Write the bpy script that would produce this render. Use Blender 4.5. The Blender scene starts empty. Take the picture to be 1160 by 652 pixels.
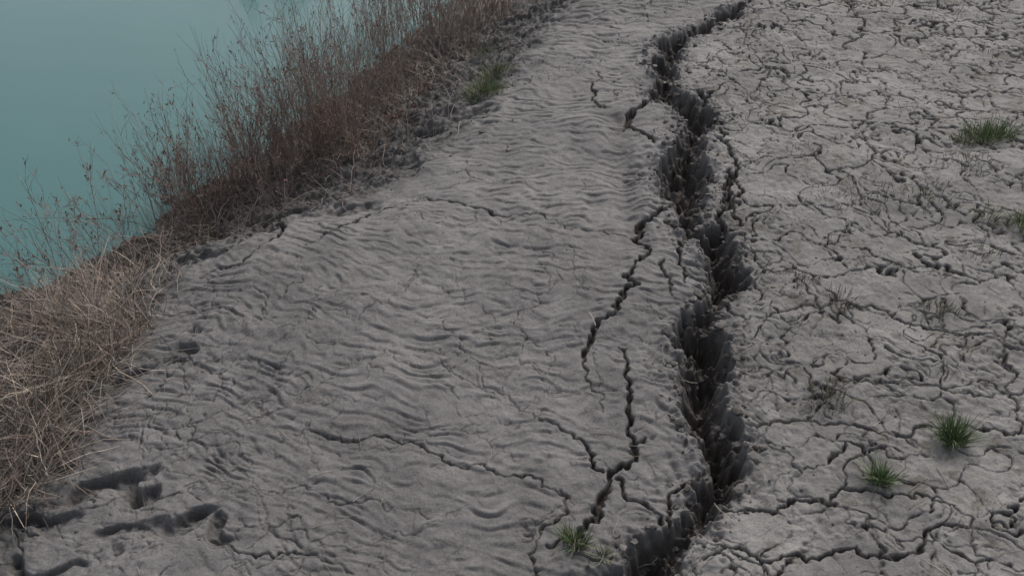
import bpy, math, numpy as np
from mathutils import Vector, Matrix
rng=np.random.default_rng(7)
scene=bpy.context.scene
scene.view_settings.view_transform='Standard'
scene.view_settings.look='None'
scene.view_settings.exposure=0

# ------------------------------------------------------------ camera
CH=3.5; PIT=math.radians(35); F=1114.0
cam=bpy.data.cameras.new('camera'); cam.sensor_width=36; cam.lens=36*F/1160
cam.clip_end=2000
camo=bpy.data.objects.new('camera',cam); scene.collection.objects.link(camo)
camo.location=(0,0,CH); camo.rotation_euler=(math.pi/2-PIT,0,0)
scene.camera=camo

def sm(a,b,x):
    t=np.clip((x-a)/(b-a),0,1); return t*t*(3-2*t)

# ------------------------------------------------------------ macro terrain
BY=np.array([-300,0,1.5,3.3,4.5,5.4,6.0,6.5,7.2,8.5,10.3,14,30,300.])
BX=np.array([-40,-3.4,-2.9,-2.5,-2.4,-2.3,-1.8,-1.15,-.72,-.25,.40,1.7,6.5,60.])
PD=np.array([-500,-2.6,-1.2,-.35,0,.5,1.2,2.2,3.0,5,9,17,19,20.5,26,500.])
PZ=np.array([0,0,-.05,-.15,-.22,-.42,-.66,-.93,-1.2,-2.0,-2.4,-1.6,-.5,.1,.5,1.5])
_y=np.linspace(-300,300,60001); _b=np.interp(_y,BY,BX)
k=np.hanning(41);k/=k.sum(); _b=np.convolve(np.pad(_b,20,mode='edge'),k,'valid')
_d=np.linspace(-500,500,100001); _p=np.interp(_d,PD,PZ)
k=np.hanning(35);k/=k.sum(); _p=np.convolve(np.pad(_p,17,mode='edge'),k,'valid')
def xb(y): return np.interp(y,_y,_b)
def H(x,y): return np.interp(xb(y)-x,_d,_p)
def px(u,v,h=None):
    """survey point -> terrain position"""
    a=(u-580)/F; b=(v-326)/F
    dz=-(math.sin(PIT)+b*math.cos(PIT)); dy=math.cos(PIT)-b*math.sin(PIT)
    t=np.arange(3,25,.005); x=a*t; y=dy*t; z=CH+dz*t
    hh=H(x,y) if h is None else np.full_like(t,h)
    i=np.argmax(z<hh)
    return np.array([x[i],y[i]])
def pscale(u,v):
    b=(v-326)/F; return CH/(math.sin(PIT)+b*math.cos(PIT))/F

# ------------------------------------------------------------ noise
class Noise:
    def __init__(s,L,N,fn,seed):
        r=np.random.default_rng(seed)
        f=np.fft.fftfreq(N,L/N); fx=np.fft.rfftfreq(N,L/N)[None,:]; fy=f[:,None]
        A=fn(fx,fy)
        w=r.standard_normal((N,N)).astype(np.float32)
        g=np.fft.irfft2(np.fft.rfft2(w)*A,s=(N,N))
        g-=g.mean(); g/=g.std(); s.g=g.astype(np.float32); s.N=N; s.L=L
    def __call__(s,x,y):
        u=(x/s.L*s.N)%s.N; v=(y/s.L*s.N)%s.N
        i=np.floor(u).astype(np.int32); j=np.floor(v).astype(np.int32)
        fu=(u-i).astype(np.float32); fv=(v-j).astype(np.float32)
        i%=s.N; j%=s.N; i1=(i+1)%s.N; j1=(j+1)%s.N
        g=s.g
        return (g[j,i]*(1-fu)+g[j,i1]*fu)*(1-fv)+(g[j1,i]*(1-fu)+g[j1,i1]*fu)*fv
def band(f0,s=.5):
    def fn(fx,fy):
        f=np.hypot(fx,fy)+1e-9
        return np.exp(-(np.log(f/f0)/s)**2/2)/f
    return fn
def frac(f0,p):
    def fn(fx,fy):
        f=np.hypot(fx,fy)+1e-9
        return 1/(f0**2+f**2)**(p/2)
    return fn
def ripple(f0,tilt,sa,sf=.22):
    def fn(fx,fy):
        f=np.hypot(fx,fy)+1e-9
        th=np.arctan(fx*np.sign(fy+1e-12)/(np.abs(fy)+1e-9))
        return np.exp(-((f-f0)/(sf*f0))**2/2)*np.exp(-((th-tilt)/sa)**2/2)
    return fn
nLow=Noise(40.96,1024,frac(.25,2.4),1)
nMid=Noise(20.48,1024,frac(1.2,2.2),2)
nFine=Noise(10.24,2048,frac(6,1.9),3)
nFine2=Noise(10.24,2048,frac(6,1.9),13)
nW1=Noise(20.48,1024,band(2.5,.5),4); nW2=Noise(20.48,1024,band(2.5,.5),5)
nB=Noise(10.24,2048,band(13,.45),6)
nRip=Noise(20.48,2048,ripple(11.3,.12,.44,.25),8)
nRip2=Noise(20.48,2048,ripple(19.0,.25,.7,.3),9)

# ------------------------------------------------------------ grid
def grow(a,b,s0,r):
    out=[];x=a;s=s0
    while x<b: s*=r; x+=s; out.append(x)
    return out
xc_=list(np.arange(-2.7,2.7,.0052))
xr=[];x=xc_[-1]
while x<6.2: x+=.0085; xr.append(x)
xl=[];x=xc_[0]
while x>-4.6: x-=.0085; xl.append(x)
X1=np.array(xl[::-1]+xc_+xr)
right=np.array(grow(X1[-1],700,.01,1.13)); left=-np.array(grow(-X1[0],700,.01,1.13))[::-1]
X=np.concatenate([left,X1,right])
ys=[2.35];
while ys[-1]<11.2:
    y=ys[-1]; ys.append(y+.0048+ .0125*max(0,(y-2.8))/8)
top=grow(ys[-1],900,.017,1.10); bot=-np.array(grow(-ys[0],300,.006,1.16))[::-1]
Y=np.concatenate([bot,ys,top])
NX,NY=len(X),len(Y)
GX,GY=np.meshgrid(X,Y)
near=(1-sm(9,14,np.abs(GX)))*(1-sm(14,22,np.abs(GY)))
b13=nB(GX,GY); b13b=nB(GX+3.3,GY+1.7); fi_=nFine(GX,GY); fi2_=nFine2(GX,GY)
wx=GX+.004*b13+.0025*fi_; wy=GY+.005*b13b+.0025*fi2_

def fractal(P,amp=.13,minl=.03,r=rng,closed=False):
    P=[np.array(p,float) for p in P]
    out=[P[0]]
    def rec(a,b):
        d=b-a; L=math.hypot(d[0],d[1])
        if L<minl: out.append(b); return
        m=(a+b)/2; n=np.zeros(len(a)); n[0]=-d[1]; n[1]=d[0]
        m=m+n*r.normal(0,amp)
        if len(a)>2: m[2]*=r.uniform(.75,1.3)
        rec(a,m); rec(m,b)
    for i in range(len(P)-1): rec(P[i],P[i+1])
    return np.array(out)
def block(x0,x1,y0,y1):
    i0,i1=np.searchsorted(X,[x0,x1]); j0,j1=np.searchsorted(Y,[y0,y1])
    return slice(j0,max(j1,j0+1)),slice(i0,max(i1,i0+1))
def segdist(bx,by,a,b):
    d=b[:2]-a[:2]; L2=max(d@d,1e-12)
    t=np.clip(((bx-a[0])*d[0]+(by-a[1])*d[1])/L2,0,1)
    return np.hypot(bx-a[0]-t*d[0],by-a[1]-t*d[1]),t
CR=np.full((NY,NX),-1.0,np.float32); CW=np.zeros((NY,NX),np.float32)
def carve_line(pts,amp=.13):
    P=[]
    for u,v,w in pts:
        q=px(u,v); P.append([q[0],q[1],max(.0022,w*pscale(u,v)*.38)])
    P=fractal(P,amp)
    for a,b in zip(P[:-1],P[1:]):
        pad=max(a[2],b[2])+.08
        s=block(min(a[0],b[0])-pad,max(a[0],b[0])+pad,min(a[1],b[1])-pad,max(a[1],b[1])+pad)
        d,t=segdist(wx[s],wy[s],a,b); w=a[2]*(1-t)+b[2]*t
        v=w-d; m=v>CR[s]
        CR[s]=np.where(m,v,CR[s]); CW[s]=np.where(m,w,CW[s])

polyL=[(838,3),(815,12),(795,25),(765,37),(752,43),(745,52),(752,62),(742,80),(740,95),(736,110),(745,120),(760,122),(768,135),(768,160),(755,180),(746,195),(748,215),(762,225),(768,240),(765,255),(772,272),(790,278),(795,290),(802,310),(800,330),(793,345),(780,356),(766,370),(761,385),(777,400),(768,420),(773,440),(776,460),(780,480),(793,500),(800,520),(788,545),(783,568),(766,588),(740,592),(712,610),(708,630),(680,643),(665,660),(640,700)]
polyR=[(740,700),(758,656),(770,630),(775,612),(788,598),(807,580),(822,560),(836,540),(847,510),(842,480),(825,465),(822,440),(830,410),(825,380),(812,362),(818,345),(838,330),(840,300),(830,275),(820,255),(806,250),(798,258),(794,235),(802,215),(806,195),(795,178),(797,160),(806,145),(804,125),(790,115),(770,108),(762,95),(765,75),(768,55),(785,42),(805,32),(822,22),(845,4)]
W=[px(u,v) for u,v in polyL+polyR]; W.append(W[0])
PG=fractal(W,.15,.028)
s=block(PG[:,0].min()-.35,PG[:,0].max()+.35,PG[:,1].min()-.35,PG[:,1].max()+.35)
px_=GX+.007*b13+.004*fi_; py_=GY+.009*b13b+.004*fi2_
bx=px_[s];by=py_[s]
inside=np.zeros(bx.shape,bool)
dist=np.full((NY,NX),.35,np.float32)
for a,b in zip(PG[:-1],PG[1:]):
    ylo,yhi=min(a[1],b[1]),max(a[1],b[1])
    j0,j1=np.searchsorted(Y[s[0]],[ylo-.08,yhi+.08])
    yy=by[j0:j1]; xx=bx[j0:j1]
    if abs(b[1]-a[1])>1e-9:
        c=((a[1]>yy)!=(b[1]>yy))&(xx<(b[0]-a[0])*(yy-a[1])/(b[1]-a[1])+a[0])
        inside[j0:j1]^=c
    q=block(min(a[0],b[0])-.3,max(a[0],b[0])+.3,ylo-.3,yhi+.3)
    d,_=segdist(px_[q],py_[q],a,b); dist[q]=np.minimum(dist[q],d)
SD=-dist; t_=SD[s]; t_[inside]*=-1; SD[s]=t_
SD=SD+.008

lines=[
[(748,116,8),(730,124,10),(716,132,11),(711,145,8),(727,155,6),(742,168,3)],
[(775,104,4),(790,106,6),(797,120,6)],
[(815,152,3),(828,172,5),(836,190,6),(842,215,5),(832,238,4),(826,258,5)],
[(827,193,5),(822,212,11),(828,232,10),(820,255,8)],
[(765,226,9),(745,240,8),(728,252,9),(720,270,7),(730,294,6),(722,325,8),(697,350,8),(672,375,7),(664,392,6),(662,412,4),(672,435,3),(682,458,2)],
[(702,392,3),(712,415,5),(716,440,7),(713,470,7),(719,494,9),(702,520,10),(685,548,12),(676,578,11),(655,598,8),(620,610,5)],
[(719,494,6),(732,486,3)],
[(655,488,5),(672,505,7),(684,525,5)],
[(700,530,5),(725,555,5),(750,580,5)],
[(800,520,5),(775,540,5),(758,550,6),(755,575,6),(760,588,6)],
[(635,545,3),(640,575,4),(612,590,4),(600,620,3),(608,650,4)],
[(772,274,7),(770,300,4),(777,325,3)],
[(752,298,3),(757,320,4),(761,338,2)],
[(690,150,2),(705,152,4),(711,145,5)],
[(676,80,2),(669,100,4),(673,112,4),(686,128,2)],
[(862,12,1),(845,40,1.5),(856,60,1.5),(862,100,2),(855,112,1.5),(858,140,1)],
[(480,222,2),(540,237,3),(600,245,2),(660,262,2),(700,268,3),(722,270,3)],
[(560,205,1),(610,215,1),(650,212,1)],
[(330,487,2),(370,492,3),(420,490,3),(480,503,3),(520,522,3),(570,532,3),(632,548,3),(650,560,2)],
[(470,400,1),(520,425,2),(560,440,2),(600,462,2),(640,482,3),(655,490,3)],
[(250,556,1),(300,553,2),(335,545,2),(370,555,2),(400,566,3),(450,570,1),(520,572,1)],
[(232,605,3),(262,615,3),(290,630,4),(335,624,3),(370,632,3),(400,648,3)],
[(262,558,1),(300,580,1),(310,600,2),(340,615,2)],
[(180,390,1),(210,430,2),(200,450,2),(240,455,2),(280,400,1)],
[(160,312,3),(205,293,4),(250,270,6),(262,250,6),(275,236,3)],
[(225,320,2),(285,295,4),(315,272,6),(325,250,6),(318,236,4),(300,233,2)],
[(345,285,2),(385,262,5),(420,245,4),(452,232,3),(475,223,3)],
[(300,700,3),(335,560,1),(360,540,1)],
[(540,360,1),(560,395,1),(610,410,1),(620,440,1)],
[(820,568,5),(850,566,6),(880,571,6),(940,567,6),(958,548,5),(985,552,4),(1010,560,5),(1080,571,4)],
[(825,478,4),(860,480,3),(900,474,4),(945,478,4),(985,486,5),(1050,478,4),(1085,480,3),(1145,492,4),(1175,490,3)],
[(800,625,4),(868,633,5),(905,622,6),(945,620,6),(1000,626,6),(1045,616,6),(1075,592,5),(1120,600,3),(1170,625,3)],
[(905,622,4),(885,645,5),(870,670,5)],
[(958,548,4),(962,520,4),(985,505,3),(985,486,3)],
[(820,345,5),(845,362,3),(880,358,3),(930,352,3),(1000,350,3),(1060,372,4),(1110,377,3),(1175,388,4)],
[(940,450,2),(980,432,3),(1030,432,3),(1080,445,3),(1140,440,2)],
[(850,280,2),(865,305,3),(900,310,2),(915,335,3),(930,352,3)],
[(840,420,2),(870,425,2),(905,412,2)],
[(1140,400,5),(1152,420,5),(1140,440,3),(1150,465,4),(1155,490,4)],
[(870,500,2),(900,520,3),(895,545,2),(925,560,3)],
[(985,300,2),(1040,310,2),(1090,300,2),(1160,320,2)],
[(1010,455,2),(1050,460,2)],[(1080,571,3),(1100,585,3),(1120,640,3)],
[(1000,560,2),(985,590,3),(1000,626,3)],
]
for L in lines: carve_line(L)
for i in range(90):
    u=rng.uniform(120,760); v=rng.uniform(250,660)
    if u<420 and v<330: continue
    a=rng.normal(.25,.6); n=rng.integers(3,7); P=[]
    for j in range(n):
        P.append((u,v,rng.uniform(.8,1.5))); st=rng.uniform(12,30); a+=rng.normal(0,.5)
        u+=st*math.cos(a); v+=st*math.sin(a)*.7
    carve_line(P,.18)
for i in range(70):
    u=rng.uniform(90,360); v=620-(u-90)*.95+rng.normal(0,45)
    if v<300 or v>640: continue
    a=rng.normal(-.75,.35); n=rng.integers(2,6); P=[]
    for j in range(n):
        P.append((u,v,rng.uniform(.8,2.2))); st=rng.uniform(10,24); a+=rng.normal(0,.5)
        u+=st*math.cos(a); v+=st*math.sin(a)*.8
    carve_line(P,.18)
polyC=np.array([px(u,v) for u,v in [(838,3),(760,60),(750,100),(785,140),(775,200),(780,250),(818,300),(795,370),(798,430),(818,500),(805,560),(745,610),(690,650),(640,700)]])
o=np.argsort(polyC[:,1]); CYs=polyC[o,1]; CXs=polyC[o,0]
rel=GX-np.interp(GY,CYs,CXs)

def voro(x,y,cell,seed,hid=False):
    r=np.random.default_rng(seed); T=64; J=r.uniform(0.05,.95,(T,T,2)); RV=r.uniform(0,1,(T,T))
    u=x/cell; v=y/cell; iu=np.floor(u).astype(int); iv=np.floor(v).astype(int)
    f1=np.full(x.shape,1e9);f2=f1.copy();p1=np.zeros(x.shape+(2,));p2=p1.copy();hv=np.zeros(x.shape)
    for a in (-1,0,1):
        for b in (-1,0,1):
            ci=iu+a; cj=iv+b; q=J[cj%T,ci%T]
            qx=ci+q[...,0]-u; qy=cj+q[...,1]-v; d=qx*qx+qy*qy
            m1=d<f1; m2=(~m1)&(d<f2)
            if hid: hv=np.where(m1,RV[cj%T,ci%T],hv)
            f2=np.where(m1,f1,np.where(m2,d,f2))
            p2[...,0]=np.where(m1,p1[...,0],np.where(m2,qx,p2[...,0])); p2[...,1]=np.where(m1,p1[...,1],np.where(m2,qy,p2[...,1]))
            f1=np.where(m1,d,f1); p1[...,0]=np.where(m1,qx,p1[...,0]); p1[...,1]=np.where(m1,qy,p1[...,1])
    e=(f2-f1)/(2*np.hypot(p1[...,0]-p2[...,0],p1[...,1]-p2[...,1])+1e-6)*cell
    return (e,hv) if hid else e
s=block(-4.7,6.4,2.3,13)
gx,gy=GX[s],GY[s]
vx=gx+.06*nW1(gx,gy)+.006*nB(gx,gy)+.0025*nFine(gx,gy); vy=gy+.06*nW2(gx,gy)+.006*nB(gx+5,gy)+.0025*nFine2(gx,gy)
dC=xb(gy)-gx
rr=rel[s]
mR=sm(.05,.35,rr); mL=1-sm(-.3,.0,rr); mS=sm(-1.1,-.5,dC)*(1-sm(5,6,gy))
n1=nMid(gx,gy); n2=nMid(gx+7,gy+3)
wf=1+.12*np.maximum(gy-4,0)
for cell,wd,seed,mk in [(.40,.0060,21,np.clip(1.05+.3*n1,.3,1.3)*mR+mL*np.clip(n2*.5-.1,0,.6)+mS*.3),
                   (.20,.0046,22,np.clip(.70+.45*n2,0,1.15)*mR+mL*np.clip(-n1*.45-.35,0,.5)+mS*np.clip(n1*.5+.1,0,.7)),
                   (.11,.0034,23,np.clip(n1*.7+.05,0,.9)*mR*(1-.6*sm(5,7,gy)))]:
    e=voro(vx,vy,cell,seed); w=wd*wf*mk*(1-sm(-.1,.3,dC))*(1+.3*nB(gx+2,gy+2))
    w=np.where(mk<.12,-.02,w)
    v=(w-e).astype(np.float32); m=v>CR[s]
    CR[s]=np.where(m,v,CR[s]); CW[s]=np.where(m,np.maximum(w,0),CW[s])

# ------------------------------------------------------------ height
dB=xb(GY)-GX
Z=H(GX,GY)
Z+=near*(.022*nLow(GX,GY)+.009*nMid(GX,GY))
Z+=(1-near)*.15*nLow(GX*.13,GY*.13)*sm(0,20,np.abs(GX)+np.abs(GY))
g=np.interp(GY,[0,3,5,8,11,30],[0,3.25,5.1,7.3,9.2,18])
rx=GX*.95+.10*nLow(GX*1.3,GY*1.3); ry=g+.07*nLow(GX*1.5+9,GY*1.5)+.014*nW1(GX,GY)
ry=ry+np.where(GX<-.5,(GX+.5)*.32,0)
r0=nRip(rx,ry); r1=nRip(rx,ry+.008*r0); r2=nRip2(rx,ry)
mrip=(1-sm(-.18,.12,rel))*(1-sm(-.4,.1,dB))*np.clip(.95+.22*nMid(GX*.6+4,GY*.6),.45,1.3)
mrip*=.50+.50*sm(2.9,4.1,GY+.35*GX+.6)
mrr=sm(-.1,.4,rel)*sm(6,8.5,GY)*.4
far_s=np.interp(GY,[3,9],[.85,1.3])
rip=(r1-.15*(r1*r1-1))*.0035*far_s+.0009*r2
Z+=near*(mrip*rip+mrr*.6*(r1*.004+r2*.0015))
right_=sm(0,.4,rel)
cl=nB(GX+1,GY+6)
fine=fi_; fine2=nFine2(GX+2,GY)
gr=np.clip(.7+.5*nMid(GX*1.2+6,GY*1.2),.15,1.6)
Z+=near*(right_*gr*(.0016*cl+.0032*np.maximum(fine-.4,0)+.0015*fine2)+(1-right_)*(.0012*fine+.0006*cl))
bk=sm(-.3,.25,dB)
Z+=near*bk*(.028*nMid(GX*1.6,GY*1.6)+.006*cl+.006*fine)
sl_=nW1(GX*1.1+2,GY*1.1)
Z-=near*.03*sm(.0,.3,sl_)*sm(-.3,.0,dB)*(1-sm(.9,1.3,dB))
Z+=near*sm(.7,1.2,dB)*.01*cl
def soft(pts,width,depth):
    P=[px(u,v) for u,v in pts]; dd=np.full((NY,NX),9.)
    for a,b in zip(P[:-1],P[1:]):
        q=block(min(a[0],b[0])-3*width,max(a[0],b[0])+3*width,min(a[1],b[1])-3*width,max(a[1],b[1])+3*width)
        d,_=segdist(wx[q],wy[q],a,b); dd[q]=np.minimum(dd[q],d)
    return depth*np.exp(-(dd/width)**2)
tr=soft([(700,140),(703,180),(712,230),(724,275)],.10,1.)
Z-=.045*tr
# soft eroded hollows with lumpy floors, lower left
wet=np.zeros((NY,NX))
ex=GX+.05*nW2(GX*.8,GY*.8)+.02*nMid(GX*2,GY*2); ey=GY+.05*nW1(GX*.8+5,GY*.8)+.02*nMid(GX*2+4,GY*2)
def hollow(u,v,ax,ay,depth):
    global Z,wet
    p=px(u,v); r=np.hypot((ex-p[0])/ax,(ey-p[1])/ay); pr=(1-sm(.55,1.0,r))
    # uphill (far) rim steeper than the near one
    pr=pr*(.45+.55*sm(-1,.8,(ey-p[1])/ay))
    Z=Z-depth*pr; wet=np.maximum(wet,pr)
for a in [(110,552,.26,.10,.085),(165,545,.14,.08,.05),(205,590,.20,.085,.075),(140,605,.18,.07,.05),(50,590,.22,.09,.06),(60,638,.2,.06,.05),(250,600,.10,.06,.04),
          (150,430,.20,.10,.04),(215,395,.16,.09,.035),(240,270,.18,.12,.05),(310,255,.14,.12,.05),(400,235,.25,.14,.05),(470,195,.2,.16,.05),(540,130,.22,.2,.05)]: hollow(*a)
Z+=near*wet*(.010*nMid(GX*3,GY*3)+.004*cl)
# fissures
edge=sm(-.12,.0,SD)
Z-=.03*sm(-.2,0,SD+.03*cl)*np.clip(.5+.6*nMid(GX*2,GY*2),0,1)
Z+=edge*(.007*fine+.005*cl)
nn=nB(GX*1.4,GY*1.4); nm=nMid(GX*4,GY*4); nm2=nMid(GX*5+3,GY*5)
s=block(PG[:,0].min()-.1,PG[:,0].max()+.1,PG[:,1].min()-.1,PG[:,1].max()+.1)
chunk=np.zeros((NY,NX))
e1,h1=voro(GX[s]+.012*cl[s],GY[s]+.012*nn[s],.12,31,True)
e2,h2=voro(GX[s]+.006*cl[s],GY[s]+.006*nn[s],.055,32,True)
chunk[s]=(h1-.35)*.15*sm(0,.03,e1)+(h2-.5)*.05*sm(0,.016,e2)
S1=SD+.010*nm; S2=SD+.016*nm2
dp=.060*sm(0,.014,SD)+.095*sm(.004,.06,S1)+.12*sm(.045,.13,S2)
dp+=-chunk*sm(.015,.06,SD)+sm(0,.03,SD)*(.006*nn+.016*nm)
dp=np.maximum(dp,.04*sm(0,.012,SD))
dp[1:-1]=(dp[:-2]+2*dp[1:-1]+dp[2:])/4; dp[:,1:-1]=(dp[:,:-2]+2*dp[:,1:-1]+dp[:,2:])/4
dp=dp+sm(.0,.02,SD)*.003*fine
small=np.minimum(.075,.009+2.9*CW)*sm(-.004,.008,CR)
lip=np.exp(-np.maximum(-CR,0)/.02)*(CR>-.2)*np.minimum(CW*.2,.004)
Z-=np.maximum(dp,small); Z-=lip
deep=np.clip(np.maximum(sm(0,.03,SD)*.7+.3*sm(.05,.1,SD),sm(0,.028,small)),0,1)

# ------------------------------------------------------------ colour (albedo: dryness, dampness, litter)
def C(r,g,b): return np.array([r,g,b])
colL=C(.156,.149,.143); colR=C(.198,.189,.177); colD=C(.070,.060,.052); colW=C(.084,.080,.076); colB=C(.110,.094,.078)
v1=np.clip(.5+.28*nMid(GX*.8,GY*.8),0,1)[...,None]
col=colL*(.86+.28*v1)
m=right_[...,None]; col=col*(1-m)+m*colR*(.78+.36*v1)
f3=(1+.05*fine+.03*cl)[...,None]; col=col*np.clip(f3,.6,1.4)
sp=(sm(.9,1.6,nFine2(GX+5,GY+5)+.6*nMid(GX+2,GY+8))*right_)[...,None]; col=col*(1-.55*sp)+sp*.55*C(.085,.073,.055)
cr=(np.clip(r1,-1.5,1.5)*mrip*.05)[...,None]; col=col*(1+cr)
dk=np.clip(tr*.35+wet*.7,0,1)[...,None]; col=col*(1-dk)+dk*colW*.85
b_=(sm(-.45,.15,dB+.16*nMid(GX*2,GY*2))*.9)[...,None]; col=col*(1-b_)+b_*(colW*(.75+.5*v1))
b_=(sm(.7,1.1,dB+.10*nMid(GX*3,GY*3))*.8)[...,None]; col=col*(1-b_)+b_*colB
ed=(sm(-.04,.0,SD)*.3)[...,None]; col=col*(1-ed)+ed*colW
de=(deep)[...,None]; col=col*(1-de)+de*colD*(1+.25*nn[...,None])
far=sm(14,40,dB)[...,None]; col=col*(1-far)+far*C(.09,.10,.05)
col=np.clip(col,.01,.6)

# ------------------------------------------------------------ mesh
co=np.stack([GX,GY,Z],-1).reshape(-1,3).astype(np.float32)
i=np.arange(NX-1)[None,:]+NX*np.arange(NY-1)[:,None]
q=np.stack([i,i+1,i+1+NX,i+NX],-1).reshape(-1,4).astype(np.int32)
def mkmesh(name,co,q,col=None,smooth=True):
    me=bpy.data.meshes.new(name)
    me.vertices.add(len(co)); me.vertices.foreach_set('co',np.ascontiguousarray(co,np.float32).ravel())
    k=q.shape[1]; me.loops.add(q.size); me.loops.foreach_set('vertex_index',q.ravel().astype(np.int32))
    me.polygons.add(len(q)); me.polygons.foreach_set('loop_start',np.arange(0,q.size,k,dtype=np.int32))
    me.polygons.foreach_set('use_smooth',np.full(len(q),smooth))
    if col is not None:
        a=me.color_attributes.new('soil','FLOAT_COLOR','POINT')
        c=np.ones((len(co),4),np.float32); c[:,:3]=col; a.data.foreach_set('color',c.ravel())
    me.update(calc_edges=True); me.validate()
    ob=bpy.data.objects.new(name,me); scene.collection.objects.link(ob); return ob
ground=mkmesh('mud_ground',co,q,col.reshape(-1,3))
def ZF(x,y):
    x=np.atleast_1d(np.asarray(x,float));y=np.atleast_1d(np.asarray(y,float))
    i=np.clip(np.searchsorted(X,x)-1,0,NX-2); j=np.clip(np.searchsorted(Y,y)-1,0,NY-2)
    fx=np.clip((x-X[i])/(X[i+1]-X[i]),0,1); fy=np.clip((y-Y[j])/(Y[j+1]-Y[j]),0,1)
    return (Z[j,i]*(1-fx)+Z[j,i+1]*fx)*(1-fy)+(Z[j+1,i]*(1-fx)+Z[j+1,i+1]*fx)*fy

def newmat(name):
    m=bpy.data.materials.new(name); m.use_nodes=True; nt=m.node_tree
    return m,nt,nt.nodes['Principled BSDF'],nt.nodes,nt.links
m,nt,bs,N,Lk=newmat('mud')
at=N.new('ShaderNodeAttribute'); at.attribute_name='soil'
tc=N.new('ShaderNodeTexCoord')
n1_=N.new('ShaderNodeTexNoise'); n1_.inputs['Scale'].default_value=70; n1_.inputs['Detail'].default_value=6; n1_.inputs['Roughness'].default_value=.7
n2_=N.new('ShaderNodeTexNoise'); n2_.inputs['Scale'].default_value=9; n2_.inputs['Detail'].default_value=8; n2_.inputs['Roughness'].default_value=.65
Lk.new(tc.outputs['Object'],n1_.inputs['Vector']); Lk.new(tc.outputs['Object'],n2_.inputs['Vector'])
mr=N.new('ShaderNodeMapRange'); mr.inputs['From Min'].default_value=.3; mr.inputs['From Max'].default_value=.7; mr.inputs['To Min'].default_value=.72; mr.inputs['To Max'].default_value=1.28
Lk.new(n1_.outputs['Fac'],mr.inputs['Value'])
mr2=N.new('ShaderNodeMapRange'); mr2.inputs['From Min'].default_value=.3; mr2.inputs['From Max'].default_value=.7; mr2.inputs['To Min'].default_value=.84; mr2.inputs['To Max'].default_value=1.16
Lk.new(n2_.outputs['Fac'],mr2.inputs['Value'])
mu=N.new('ShaderNodeMath'); mu.operation='MULTIPLY'; Lk.new(mr.outputs[0],mu.inputs[0]); Lk.new(mr2.outputs[0],mu.inputs[1])
vm=N.new('ShaderNodeVectorMath'); vm.operation='SCALE'; Lk.new(at.outputs['Color'],vm.inputs[0]); Lk.new(mu.outputs[0],vm.inputs['Scale'])
Lk.new(vm.outputs[0],bs.inputs['Base Color'])
bs.inputs['Roughness'].default_value=.78; bs.inputs['Specular IOR Level'].default_value=.3
bp=N.new('ShaderNodeBump'); bp.inputs['Strength'].default_value=.7; bp.inputs['Distance'].default_value=.008
Lk.new(n1_.outputs['Fac'],bp.inputs['Height']); Lk.new(bp.outputs[0],bs.inputs['Normal'])
ground.data.materials.append(m)

# ------------------------------------------------------------ water
me=bpy.data.meshes.new('river_water')
me.from_pydata([(-600,-250,-.95),(70,-250,-.95),(260,880,-.95),(-600,880,-.95)],[],[(0,1,2,3)])
wo=bpy.data.objects.new('river_water',me); scene.collection.objects.link(wo)
m,nt,bs,N,Lk=newmat('murky_water')
bs.inputs['Roughness'].default_value=.12; bs.inputs['IOR'].default_value=1.33
tc=N.new('ShaderNodeTexCoord'); a=N.new('ShaderNodeTexNoise'); a.inputs['Scale'].default_value=3; a.inputs['Detail'].default_value=3
mp=N.new('ShaderNodeMapping'); mp.inputs['Scale'].default_value=(1,.6,1); Lk.new(tc.outputs['Object'],mp.inputs[0]); Lk.new(mp.outputs[0],a.inputs['Vector'])
bp=N.new('ShaderNodeBump'); bp.inputs['Strength'].default_value=.09; bp.inputs['Distance'].default_value=.05
Lk.new(a.outputs['Fac'],bp.inputs['Height']); Lk.new(bp.outputs[0],bs.inputs['Normal'])
a2=N.new('ShaderNodeTexNoise'); a2.inputs['Scale'].default_value=.25; Lk.new(tc.outputs['Object'],a2.inputs['Vector'])
cr_=N.new('ShaderNodeMix'); cr_.data_type='RGBA'; cr_.inputs[6].default_value=(.062,.160,.156,1); cr_.inputs[7].default_value=(.076,.172,.166,1)
Lk.new(a2.outputs['Fac'],cr_.inputs[0]); Lk.new(cr_.outputs[2],bs.inputs['Base Color'])
me.materials.append(m)

# ------------------------------------------------------------ plants
def plantmat(name,rough=.8,trans=0):
    m,nt,bs,N,Lk=newmat(name); at=N.new('ShaderNodeAttribute'); at.attribute_name='soil'
    tc=N.new('ShaderNodeTexCoord'); n=N.new('ShaderNodeTexNoise'); n.inputs['Scale'].default_value=25; Lk.new(tc.outputs['Object'],n.inputs['Vector'])
    r=N.new('ShaderNodeMapRange'); r.inputs['To Min'].default_value=.6; r.inputs['To Max'].default_value=1.4; Lk.new(n.outputs['Fac'],r.inputs['Value'])
    v=N.new('ShaderNodeVectorMath'); v.operation='SCALE'; Lk.new(at.outputs['Color'],v.inputs[0]); Lk.new(r.outputs[0],v.inputs['Scale'])
    Lk.new(v.outputs[0],bs.inputs['Base Color']); bs.inputs['Roughness'].default_value=rough; bs.inputs['Specular IOR Level'].default_value=.2
    return m
mDry=plantmat('dry_stems'); mGreen=plantmat('green_blades',.6)
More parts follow.
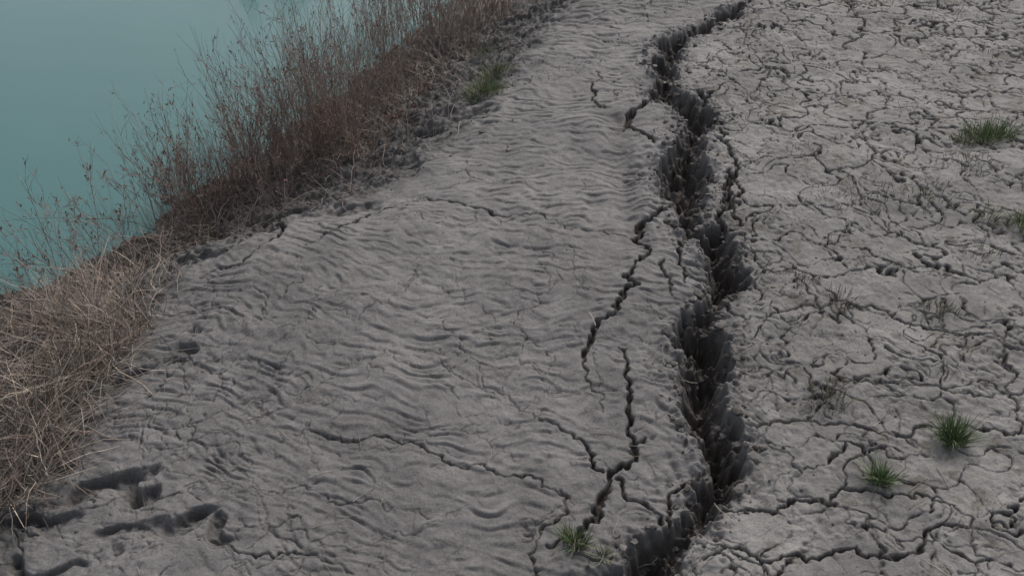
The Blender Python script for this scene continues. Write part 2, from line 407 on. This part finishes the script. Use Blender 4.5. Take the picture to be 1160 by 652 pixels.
def tubes(P,R,col,sides=3):
    n,k,_=P.shape
    T=np.gradient(P,axis=1); T/=np.linalg.norm(T,axis=2,keepdims=True)+1e-9
    ref=rng.normal(size=(n,1,3)); U=np.cross(T,ref); U/=np.linalg.norm(U,axis=2,keepdims=True)+1e-9
    V=np.cross(T,U)
    a=np.arange(sides)*2*math.pi/sides
    ring=P[:,:,None,:]+R[:,:,None,None]*(np.cos(a)[None,None,:,None]*U[:,:,None,:]+np.sin(a)[None,None,:,None]*V[:,:,None,:])
    co=ring.reshape(-1,3)
    b=(np.arange(n)[:,None,None]*k+np.arange(k-1)[None,:,None])*sides; s_=np.arange(sides)[None,None,:]; s2=(s_+1)%sides
    q=np.stack([b+s_,b+s2,b+sides+s2,b+sides+s_],-1).reshape(-1,4)
    c=np.repeat(col,k*sides,axis=0)
    return co,q,c
def ribbons(P,Wd,col):
    n,k,_=P.shape
    T=np.gradient(P,axis=1); ref=np.array([0,0,1.])+rng.normal(0,.5,(n,1,3)); U=np.cross(T,ref); U/=np.linalg.norm(U,axis=2,keepdims=True)+1e-9
    co=np.stack([P-U*Wd[...,None],P+U*Wd[...,None]],2).reshape(-1,3)
    b=(np.arange(n)[:,None]*k+np.arange(k-1)[None,:])*2
    q=np.stack([b,b+1,b+3,b+2],-1).reshape(-1,4)
    return co,q,np.repeat(col,k*2,axis=0)
def join(parts):
    cs=[];qs=[];cc=[];o=0
    for co,q,c in parts: cs.append(co);qs.append(q+o);cc.append(c);o+=len(co)
    return np.concatenate(cs),np.concatenate(qs),np.concatenate(cc)
def stems(base,h,az,lean,curve,k=7,jit=.02):
    n=len(h); t=np.linspace(0,1,k)[None,:]
    out=np.sin(lean)[:,None]*t+curve[:,None]*t*t
    up=np.cos(lean)[:,None]*t-.45*np.abs(curve)[:,None]*t*t
    P=np.stack([np.cos(az)[:,None]*out,np.sin(az)[:,None]*out,up],-1)*h[:,None,None]
    J=np.cumsum(rng.normal(0,1,(n,k,3)),1)*jit*h[:,None,None]; J[:,0]=0
    return base[:,None,:]+P+J
def branch(P,m,len_,spread=.7,k=5):
    n,K,_=P.shape; idx=rng.integers(0,n,m); f=rng.uniform(.25,.97,m)*(K-1); i=np.floor(f).astype(int); i=np.minimum(i,K-2); fr=(f-i)[:,None]
    b=P[idx,i]*(1-fr)+P[idx,i+1]*fr; T=P[idx,i+1]-P[idx,i]; T/=np.linalg.norm(T,axis=1,keepdims=True)+1e-9
    D=T+rng.normal(0,spread,(m,3)); D[:,2]+=.15; D/=np.linalg.norm(D,axis=1,keepdims=True)
    t=np.linspace(0,1,k)[None,:,None]; L=len_*rng.uniform(.4,1.2,m)
    Q=b[:,None,:]+D[:,None,:]*L[:,None,None]*t
    Q[:,:,2]+=(.15*t[...,0]**2)*L[:,None]; J=np.cumsum(rng.normal(0,.04,(m,k,3)),1)*L[:,None,None]; J[:,0]=0
    return Q+J
def palette(n,cols,var=.25):
    c=np.array(cols)[rng.integers(0,len(cols),n)]; return c*np.exp(rng.normal(0,var,(n,1)))
red=[(.22,.155,.13),(.26,.19,.155),(.18,.14,.12),(.31,.245,.21)]
tan=[(.27,.22,.175),(.32,.27,.215),(.22,.175,.14),(.39,.34,.285)]
grey=[(.23,.205,.185),(.16,.14,.125),(.30,.27,.245)]
def shrub(name,cx,cy,rad,n,h,lean=.35,cols=red,leaf=1.0,azb=None,curve=.12,th=.0030,br=4):
    a=rng.uniform(0,2*math.pi,n); r=rad*np.sqrt(rng.uniform(0,1,n)); x=cx+r*np.cos(a); y=cy+r*np.sin(a)
    base=np.stack([x,y,ZF(x,y)-.02],-1)
    az=a+rng.normal(0,.8,n)
    if azb is not None: az=azb+rng.normal(0,.7,n)
    hh=h*np.clip(rng.normal(.78,.24,n),.25,1.3)
    P=stems(base,hh,az,np.abs(rng.normal(0,lean,n)),np.abs(rng.normal(0,curve,n)),8,.012)
    R=np.linspace(1,.35,8)[None,:]*th*rng.uniform(.7,1.3,(n,1)); pc=palette(n,cols)
    parts=[tubes(P,R,pc)]
    nb=n*br
    B=branch(P,nb,h*.24,.45); parts.append(tubes(B,np.linspace(1,.5,5)[None,:]*th*.55*np.ones((nb,1)),palette(nb,cols)))
    B2=branch(B,nb,h*.10,.6,4); parts.append(tubes(B2,np.linspace(1,.6,4)[None,:]*th*.42*np.ones((nb,1)),palette(nb,cols)))
    nl=int(n*9*leaf)
    if nl:
        Lf=branch(B2,nl,.030,1.0,3); parts.append(ribbons(Lf,np.array([.2,1,.2])[None,:]*rng.uniform(.002,.007,(nl,1)),palette(nl,[(.18,.10,.078),(.22,.135,.10),(.13,.095,.078)])))
    co,q,c=join(parts); ob=mkmesh(name,co,q,c); ob.data.materials.append(mDry); return ob
S=[(345,190,.22,90,1.35,0),(378,178,.22,75,1.3,1),(300,205,.18,55,1.0,2),(283,175,.16,38,1.05,0),(395,150,.22,52,1.25,2),(345,145,.22,48,1.05,0),(425,118,.22,58,1.15,1),(410,180,.14,24,.8,2),
   (450,88,.2,52,1.2,0),(488,62,.22,55,1.15,2),(515,38,.25,50,1.0,1),(552,20,.28,55,1.,0),(480,25,.3,52,1.2,2),(430,45,.25,40,1.1,0),(595,5,.25,30,.75,2),(530,65,.15,18,.4,1),(490,105,.15,16,.35,2),(450,150,.14,16,.35,0),
   (235,248,.18,64,.85,0),(205,240,.15,36,.8,2),(265,225,.16,40,.9,0),(600,-25,.4,60,.9,1),(540,-20,.4,60,1.0,0),(390,100,.25,32,.85,2),(320,235,.15,22,.5,2)]
for (u,v,rad,n,h,kc) in S:
    p=px(u,v); shrub('dry_shrub',p[0],p[1],rad,n,h,lean=.27,cols=[red,red+tan,grey+red][kc],leaf=[1.3,.5,.8][kc])
for (u,v,h,n) in [(190,265,1.0,24),(150,300,.85,18),(110,320,.8,16),(60,345,.7,14),(215,235,.9,18),(20,360,.65,12)]:
    p=px(u,v); shrub('bare_shrub',p[0],p[1],.16,n,h,lean=.7,cols=grey+red[:2],leaf=1.2,azb=math.radians(140),curve=.3,br=5)

def straw(name,pts,n,h,cols,lean=.9,curve=.5,w=.0032,spread=.25,dmin=-.12):
    P0=np.array([px(u,v) for u,v in pts]); id=rng.integers(0,len(P0),n); hs_=rng.uniform(.6,1.3,len(P0)); azs=rng.uniform(0,6.28,len(P0))
    xy=P0[id]+rng.normal(0,spread,(n,2)); keep=(xb(xy[:,1])-xy[:,0])>dmin+rng.normal(0,.1,n); xy=xy[keep]; id=id[keep]; n=len(xy)
    base=np.stack([xy[:,0],xy[:,1],ZF(xy[:,0],xy[:,1])-.01],-1)
    hh=h*rng.uniform(.35,1.3,n)*hs_[id]; P=stems(base,hh,azs[id]+rng.normal(0,1.2,n),np.abs(rng.normal(0,lean,n)).clip(0,1.5),np.abs(rng.normal(0,curve,n)),7,.03)
    zz=ZF(P[...,0].ravel(),P[...,1].ravel()).reshape(P.shape[:2])+.008; P[...,2]=np.maximum(P[...,2],zz)
    R=np.array([1,1,.9,.8,.7,.5,.25])[None,:]*w*rng.uniform(.5,1.2,(n,1))
    co,q,c=join([ribbons(P,R,palette(n,cols,.32))]); ob=mkmesh(name,co,q,c); ob.data.materials.append(mDry); return ob
straw('dry_grass',[(10,400),(50,385),(90,380),(30,440),(70,420),(115,395),(10,480),(50,460),(90,440),(20,520),(130,370),(0,430),(155,380),(5,540),(105,420),(40,495),(25,545)],4300,.32,tan+red[:1]+grey[:2],w=.0028,spread=.15)
straw('dry_grass',[(110,335),(140,325),(60,350),(165,345),(30,365),(90,350)],650,.3,red+tan+grey[:1],spread=.17)
straw('dry_grass',[(330,200),(370,190),(400,175),(420,150),(450,115),(480,85),(520,50),(550,28),(280,225),(240,255),(580,10),(300,195),(350,165),(400,120),(200,270)],2800,.30,red+grey+tan,w=.0026,spread=.22,dmin=.75)
straw('dry_grass',[(380,225),(430,200),(470,160),(500,130),(540,90),(300,260),(250,290),(200,330),(580,60),(350,240)],460,.24,grey+red[:1],w=.0022,spread=.2,dmin=0)

n=320; u=rng.uniform(150,1160,n); v=rng.uniform(60,652,n)
XY=np.array([px(a,b) for a,b in zip(u,v)]); az=rng.uniform(0,math.pi,n); L=rng.uniform(.03,.17,n)
t=np.linspace(-.5,.5,5)
P=np.zeros((n,5,3)); P[...,0]=XY[:,0,None]+np.cos(az)[:,None]*L[:,None]*t; P[...,1]=XY[:,1,None]+np.sin(az)[:,None]*L[:,None]*t
P[...,:2]+=rng.normal(0,.003,(n,5,2)); zc=ZF(P[...,0].ravel(),P[...,1].ravel()).reshape(n,5); P[...,2]=np.maximum(zc,np.median(zc,axis=1,keepdims=True))+.004
co,q,c=tubes(P,np.full((n,5),.0013)*rng.uniform(.6,1.5,(n,1)),palette(n,[(.34,.31,.26),(.26,.22,.18),(.16,.13,.11)])); ob=mkmesh('straw_litter',co,q,c); ob.data.materials.append(mDry)

def tuft(name,u,v,rad,n,h,cols,lean=.75,w=.0024):
    p=px(u,v); a=rng.uniform(0,2*math.pi,n); r=rad*rng.uniform(0,1,n)**.8; x=p[0]+r*np.cos(a); y=p[1]+r*np.sin(a)
    base=np.stack([x,y,ZF(x,y)-.004],-1); hh=h*rng.uniform(.45,1.15,n)
    P=stems(base,hh,a+rng.normal(0,.6,n),np.abs(rng.normal(.35,lean*.5,n)),np.abs(rng.normal(.15,.25,n)),6,.015)
    R=np.array([.8,1,.95,.8,.5,.12])[None,:]*w*rng.uniform(.6,1.2,(n,1))
    co,q,c=join([ribbons(P,R,palette(n,cols,.25))]); ob=mkmesh(name,co,q,c); ob.data.materials.append(mGreen)
G=[(.095,.145,.055),(.12,.175,.07),(.08,.12,.05),(.17,.195,.105)]
Yg=[(.15,.17,.085),(.20,.20,.12),(.12,.14,.07)]
Br=[(.16,.14,.11),(.12,.11,.08),(.20,.175,.135)]
for (u,v,rad,n,h,cc) in [(1080,495,.065,280,.15,G),(998,542,.05,190,.11,G),(652,606,.055,170,.10,G+Yg),(684,620,.04,50,.06,Yg),
    (1112,160,.14,260,.15,G+Yg[:1]),(1132,157,.12,220,.15,G+Yg[:1]),(1090,165,.1,100,.10,Yg),(1165,262,.12,200,.14,G+Yg),(1118,250,.12,60,.10,Yg),(1115,290,.15,60,.08,Yg),
    (548,106,.18,340,.16,Yg+G[:1]),(560,84,.15,240,.15,Yg),(552,60,.15,160,.15,Yg),
    (1095,192,.2,110,.07,Yg+Br),(1050,225,.25,120,.07,Br+Yg),(975,225,.25,90,.06,Br),(1000,228,.2,60,.06,Br),(1062,352,.12,110,.07,Br+Yg),(952,340,.11,110,.07,Br),(938,450,.13,130,.08,Br+Yg[:1]),(910,320,.1,60,.06,Br),
    (905,180,.2,60,.05,Br),(1000,5,.4,110,.08,Yg),(1080,10,.4,90,.08,Yg+Br),(940,70,.15,60,.05,Br),(1120,60,.3,70,.06,Br+Yg),(1040,130,.3,50,.05,Br),(935,228,.2,70,.05,Br+Yg)]:
    tuft('grass_tuft' if (cc is not Br) else 'dry_grass_tuft',u,v,rad,n,h,cc)

import bmesh
bm=bmesh.new(); bmesh.ops.create_icosphere(bm,subdivisions=1,radius=1); iv=np.array([v.co[:] for v in bm.verts]); fi=np.array([[v.index for v in f.verts] for f in bm.faces]); bm.free()
def clods(name,XY,S,cc,sink=.2):
    n=len(XY); sc=S[:,None]*rng.uniform(.6,1.3,(n,3)); sc[:,2]*=.7
    V=iv[None]*(1+rng.normal(0,.17,(n,len(iv),1)))*sc[:,None,:]
    a=rng.uniform(0,6.28,n); c,s_=np.cos(a)[:,None],np.sin(a)[:,None]
    x=V[...,0]*c-V[...,1]*s_; y=V[...,0]*s_+V[...,1]*c
    V=np.stack([x+XY[:,0,None],y+XY[:,1,None],V[...,2]+(ZF(XY[:,0],XY[:,1])+S*sink)[:,None]],-1)
    f=(fi[None]+(np.arange(n)*len(iv))[:,None,None]).reshape(-1,3)
    ob=mkmesh(name,V.reshape(-1,3),f,np.repeat(palette(n,cc,.15),len(iv),axis=0),smooth=False); ob.data.materials.append(ground.data.materials[0])
pts=PG[rng.integers(0,len(PG),1900)]+rng.normal(0,.055,(1900,2))
n=2600; q1=np.stack([rng.uniform(.6,6,n),rng.uniform(2.6,11,n)],-1)
q1=q1[(q1[:,0]-np.interp(q1[:,1],CYs,CXs))>.1]
yy=rng.uniform(2.6,9,700); q2=np.stack([xb(yy)-rng.normal(.2,.3,700),yy],-1)
clods('soil_clods',np.concatenate([pts,q1,q2]),np.concatenate([rng.exponential(.007,len(pts)).clip(0,.028)+.003,rng.exponential(.0025,len(q1))+.002,rng.exponential(.005,len(q2))+.003]),[(.11,.10,.09),(.13,.12,.11),(.085,.075,.066)])

# ------------------------------------------------------------ trees on the far bank
def tree(u_d,y,h):
    x=xb(y)-u_d; z=float(ZF(x,y)[0])
    tr_=stems(np.array([[x,y,z-.1]]),np.array([h*.9]),np.array([1.]),np.array([.05]),np.array([.05]),8,.01)
    B=branch(tr_,34,h*.34,.6,6); B2=branch(B,160,h*.13,.8,5)
    parts=[tubes(tr_,np.linspace(.16,.03,8)[None,:],palette(1,grey),6),tubes(B,np.linspace(.05,.012,6)[None,:]*np.ones((34,1)),palette(34,grey),4),tubes(B2,np.linspace(.015,.005,5)[None,:]*np.ones((160,1)),palette(160,grey))]
    Lf=branch(B2,3000,.45,1.,3); parts.append(ribbons(Lf,np.array([.3,1,.2])[None,:]*rng.uniform(.03,.07,(3000,1)),palette(3000,[(.06,.075,.03),(.09,.09,.04),(.045,.06,.025)],.3)))
    co,q,c=join(parts); ob=mkmesh('willow_tree',co,q,c); ob.data.materials.append(mGreen)
for d_,y_,h_ in [(18.5,37,6.6),(17.8,40,7.4),(22,27,2.8),(24,46,6)]: tree(d_,y_,h_)

# ------------------------------------------------------------ light
w=bpy.data.worlds.new('World'); scene.world=w; w.use_nodes=True; nt=w.node_tree; bg=nt.nodes['Background']
sky=nt.nodes.new('ShaderNodeTexSky'); sky.sky_type='NISHITA'; sky.sun_disc=False
EL=math.radians(44); AZ=math.radians(25)
sky.sun_elevation=EL; sky.sun_rotation=AZ; sky.air_density=1; sky.dust_density=4; sky.ozone_density=1
hs=nt.nodes.new('ShaderNodeHueSaturation'); hs.inputs['Saturation'].default_value=.48
nt.links.new(sky.outputs[0],hs.inputs['Color']); nt.links.new(hs.outputs[0],bg.inputs['Color']); bg.inputs['Strength'].default_value=.148
sl=bpy.data.lights.new('sun','SUN'); sl.energy=1.2; sl.angle=math.radians(24); sl.color=(1,.97,.93)
so=bpy.data.objects.new('sun',sl); scene.collection.objects.link(so)
d=Vector((math.sin(AZ)*math.cos(EL),math.cos(AZ)*math.cos(EL),math.sin(EL)))
so.rotation_euler=d.to_track_quat('Z','Y').to_euler()
